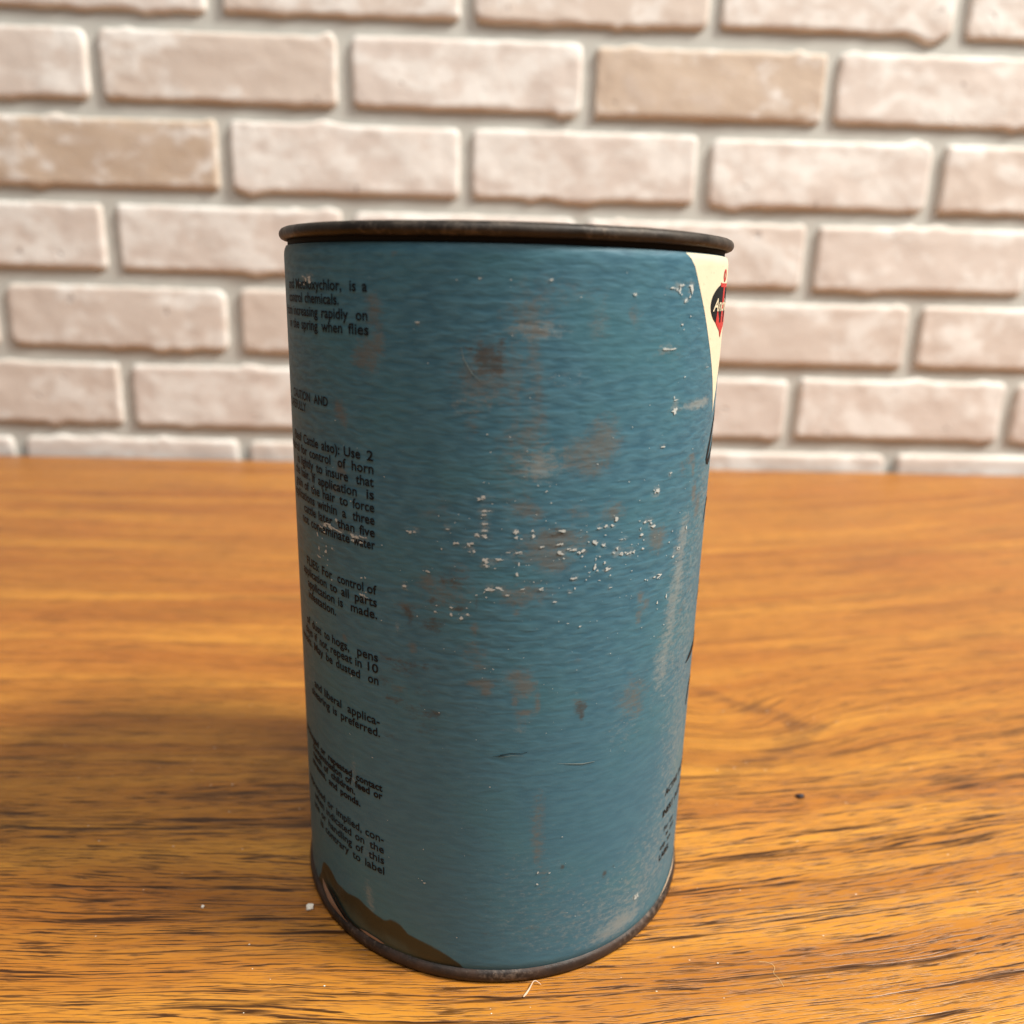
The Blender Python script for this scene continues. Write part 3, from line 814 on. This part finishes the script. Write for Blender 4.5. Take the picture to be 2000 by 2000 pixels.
for z, l, s, w in [(0.690, 54.6, 0.036, 'ACTIVE INGREDIENTS'), (0.575, 54.2, 0.036, 'INERT INGREDIENTS'), (0.478, 56.2, 0.026, 'For use'), (0.432, 58.0, 0.026, 'as dust'), (0.386, 54.4, 0.026, 'only see'), (0.325, 54.3, 0.034, 'LABEL')]:
    text_line('text_line', [(x, None) for x in w.split()], z, left=l, size=s, bold=0.018, squeeze=0.9)
text_line('emblem_lettering', [('Anchor', None)], 2.948, left=57.6, size=0.050, bold=0.012, mat='creamink', squeeze=1.30, shear=0.35, off=0.20)

strokes = [ribbon([(77.5, 2.575, 0.0047), (74, 2.520, 0.0101), (71, 2.465, 0.0148), (68, 2.400, 0.0187), (65.8, 2.345, 0.0195), (64.6, 2.312, 0.0164), (65.4, 2.290, 0.0109)]),
           ribbon([(65.0, 2.298, 0.0078), (67.0, 2.293, 0.0172), (69.5, 2.310, 0.0172), (72, 2.345, 0.0140), (75, 2.400, 0.0109), (79, 2.49, 0.0078)]),
           ribbon([(68.4, 2.00, 0.0047), (70.0, 2.045, 0.0109), (72.0, 2.09, 0.0140), (76, 2.10, 0.0109)]),
           ribbon([(61.8, 1.340, 0.0023), (65, 1.350, 0.0133), (69, 1.360, 0.0203), (74, 1.366, 0.0250), (80, 1.366, 0.0265)]),
           ribbon([(67.6, 1.072, 0.0062), (68.4, 1.12, 0.0140), (70, 1.165, 0.0156), (74, 1.185, 0.0109)]),
           ribbon([(71.5, 1.60, 0.0062), (73, 1.635, 0.0109), (78, 1.66, 0.0140)])]
sheet('script_lettering', strokes, 'ink', label, 0.10 * MM, 1.5)

# --- wear: rubbed-off chips of paper, the torn corner and creases
random.seed(4)
def blob(a, z, ru, rz, n=None):
    n = n or (11 if ru > 0.3 else 7)
    ph = random.uniform(0, 6.28)
    sk = random.uniform(-0.25, 0.25)
    pts = []
    for k in range(n):
        t = 2 * math.pi * k / n
        f = random.uniform(0.30, 1.25)
        x = math.cos(t) * f
        y = math.sin(t) * f
        pts.append((a + ru * x, z + rz * (y + sk * x)))
    return pts
chips = []
for (a, z, ru, rz) in FLECKS:
    if ru > 0.55 and random.random() < 0.75:           # a larger chip is a ragged run of small ones
        parts = random.randint(4, 7)
        for q in range(parts):
            chips.append(blob(a + ru * random.uniform(-1.1, 1.1), z + rz * random.uniform(-0.9, 0.9), ru * random.uniform(0.28, 0.70), rz * random.uniform(0.35, 1.0)))
    else:
        chips.append(blob(a, z, ru * 1.15, rz * 1.15))
for _ in range(240):                                   # dust-fine chips, densest round the belly of the can
    a = random.gauss(12, 26)
    z = random.gauss(1.95, 0.30) if random.random() < 0.6 else random.uniform(0.15, 3.1)
    s = random.uniform(0.05, 0.16)
    chips.append(blob(a, z, s * random.uniform(1, 2.2), math.radians(s)))
o = sheet('rubbed_chips', chips, 'fleck', label, 0.16 * MM, 3.0)
o['kind'] = 'stuff'
o['label'] = 'white specks where the blue print is rubbed off'
sheet('torn_patch', [[(-57.0, .168), (-54.2, .150), (-51.4, .132), (-48.2, .106), (-45.2, .080), (-43.4, .064), (-46.5, .056), (-50.5, .060), (-53.8, .080), (-56.6, .120)]], 'board', label, 0.55 * MM)
sheet('torn_gap', [ribbon([(-54.2, .166, .004), (-50.6, .146, .012), (-47.4, .119, .014), (-44.2, .092, .011), (-41.4, .076, .007), (-38.0, .074, .004)])], 'gap', label, 0.30 * MM)
sheet('torn_patch', [[(-38.5, .083), (-36.0, .092), (-32.0, .090), (-29.5, .079), (-31.0, .071), (-36.0, .072)]], 'board', label, 0.20 * MM)
sheet('torn_edge', [ribbon([(80, .155, .012), (75, .133, .016), (70, .116, .018), (65, .102, .017), (60, .090, .011), (57.4, .082, .003)])], 'torn', label, 0.25 * MM)
creases = [ribbon([(1.0, 1.165, .001), (3.5, 1.172, .0014), (6.0, 1.170, .0010), (7.5, 1.176, .001)]),
           ribbon([(-0.6, 1.158, .0005), (1.6, 1.162, .002), (3.0, 1.160, .0005)])]
for c_ in creases:
    sheet('crease', [c_], 'gap', label, 0.12 * MM)
pale = [ribbon([(15.0, 1.110, .0006), (18.0, 1.100, .002), (21.5, 1.088, .003), (25.0, 1.085, .001)]),
        ribbon([(1.2, 1.155, .0006), (3.8, 1.163, .0016), (6.5, 1.160, .0006)]),
        ribbon([(-9.0, 2.815, .0004), (-8.4, 2.77, .0022), (-6.6, 2.72, .0022), (-4.6, 2.69, .0004)])]
for c_ in pale:
    sheet('crease', [c_], 'scuff', label, 0.14 * MM)

# ------------------------------------------------------------------ crumbs and lint on the table
def pebble(name, loc, size, mat, label_, cat, seed, rz=0.0, group=None):
    bm = bmesh.new()
    bmesh.ops.create_icosphere(bm, subdivisions=3, radius=1.0)
    for v in bm.verts:
        c = v.co.copy()
        k = 1 + 0.35 * noise.noise(c * 1.3 + Vector((seed, 0, 0))) + 0.18 * noise.noise(c * 3.1 + Vector((0, seed, 0)))
        p = Vector([math.copysign(abs(t) ** 0.65, t) for t in c]) * k
        v.co = Vector((p.x * size[0], p.y * size[1], p.z * size[2]))
    zmin = min(v.co.z for v in bm.verts)
    for v in bm.verts:
        v.co.z -= zmin
    me = bpy.data.meshes.new(name)
    bm.to_mesh(me)
    bm.free()
    o = link_mesh(name, me, mat)
    o.location = loc
    o.rotation_euler = (0, 0, rz)
    return tag(o, label_, cat, group)

pebble('crumb', (-0.9115 * R, -0.5725 * R, 0), (0.00095, 0.0008, 0.0006), 'crumb', 'white blocky crumb lying beside the torn bottom corner of the can', 'crumb', 1.0, 0.1)
pebble('crumb', (-1.4426 * R, -0.577 * R, 0), (0.00036, 0.0004, 0.0003), 'crumb', 'tiny round white crumb alone on the dark grain, away from the can', 'crumb', 4.0)
pebble('grit', (1.906 * R, 0.426 * R, 0), (0.0013, 0.0009, 0.0005), 'speck', 'small dark grey lump of grit on the wood grain', 'grit', 7.0, 0.2)

def strand(name, pts, r, mat, label_, cat):
    c = bpy.data.curves.new(name, 'CURVE')
    c.dimensions = '3D'
    c.bevel_depth = r
    c.bevel_resolution = 2
    s = c.splines.new('NURBS')
    s.points.add(len(pts) - 1)
    for p, q in zip(s.points, pts):
        p.co = (q[0] * R, q[1] * R, q[2] * R, 1)
        p.radius = q[3] if len(q) > 3 else 1.0
    s.use_endpoint_u = True
    s.order_u = 3
    o = bpy.data.objects.new(name, c)
    COL.objects.link(o)
    dg = bpy.context.evaluated_depsgraph_get()
    me = bpy.data.meshes.new_from_object(o.evaluated_get(dg))
    bpy.data.objects.remove(o)
    zmin = min(v.co.z for v in me.vertices)
    for v in me.vertices:
        v.co.z -= zmin
    me.materials.clear()
    return tag(link_mesh(name, me, mat), label_, cat)

strand('lint', [(0.147, -1.080, .010, 1.0), (0.155, -1.068, .008, 2.2), (0.172, -1.045, .012, 1.6), (0.186, -1.020, .020, 1.0), (0.195, -1.008, .026, .9), (0.212, -1.006, .022, .8), (0.228, -1.014, .010, .5)], 0.00013, 'lint',
       'beige wisp of lint caught under the front of the bottom rim', 'lint')
strand('hair', [(1.26, -0.86, .002), (1.31, -0.865, .006), (1.325, -0.90, .008), (1.30, -0.93, .006), (1.325, -0.955, .004), (1.33, -1.0, .002)], 0.00003, 'hair',
       'fine pale curled hair lying on the yellow grain', 'hair')
random.seed(21)
bmd = bmesh.new()
for _ in range(150):
    x, y = random.uniform(-3.0, 3.0), random.uniform(-1.3, 2.2)
    if x * x + y * y < 1.15:
        continue
    s = random.uniform(0.00006, 0.00020)
    r_ = bmesh.ops.create_icosphere(bmd, subdivisions=1, radius=1.0)
    for v in r_['verts']:
        v.co = Vector((x * R + v.co.x * s * random.uniform(.8, 2.2), y * R + v.co.y * s, max(0.0, v.co.z) * s))
me = bpy.data.meshes.new('dust')
bmd.to_mesh(me)
bmd.free()
o = link_mesh('dust', me, 'crumb')
tag(o, 'scattered fine pale dust specks on the wood', 'dust', kind='stuff')
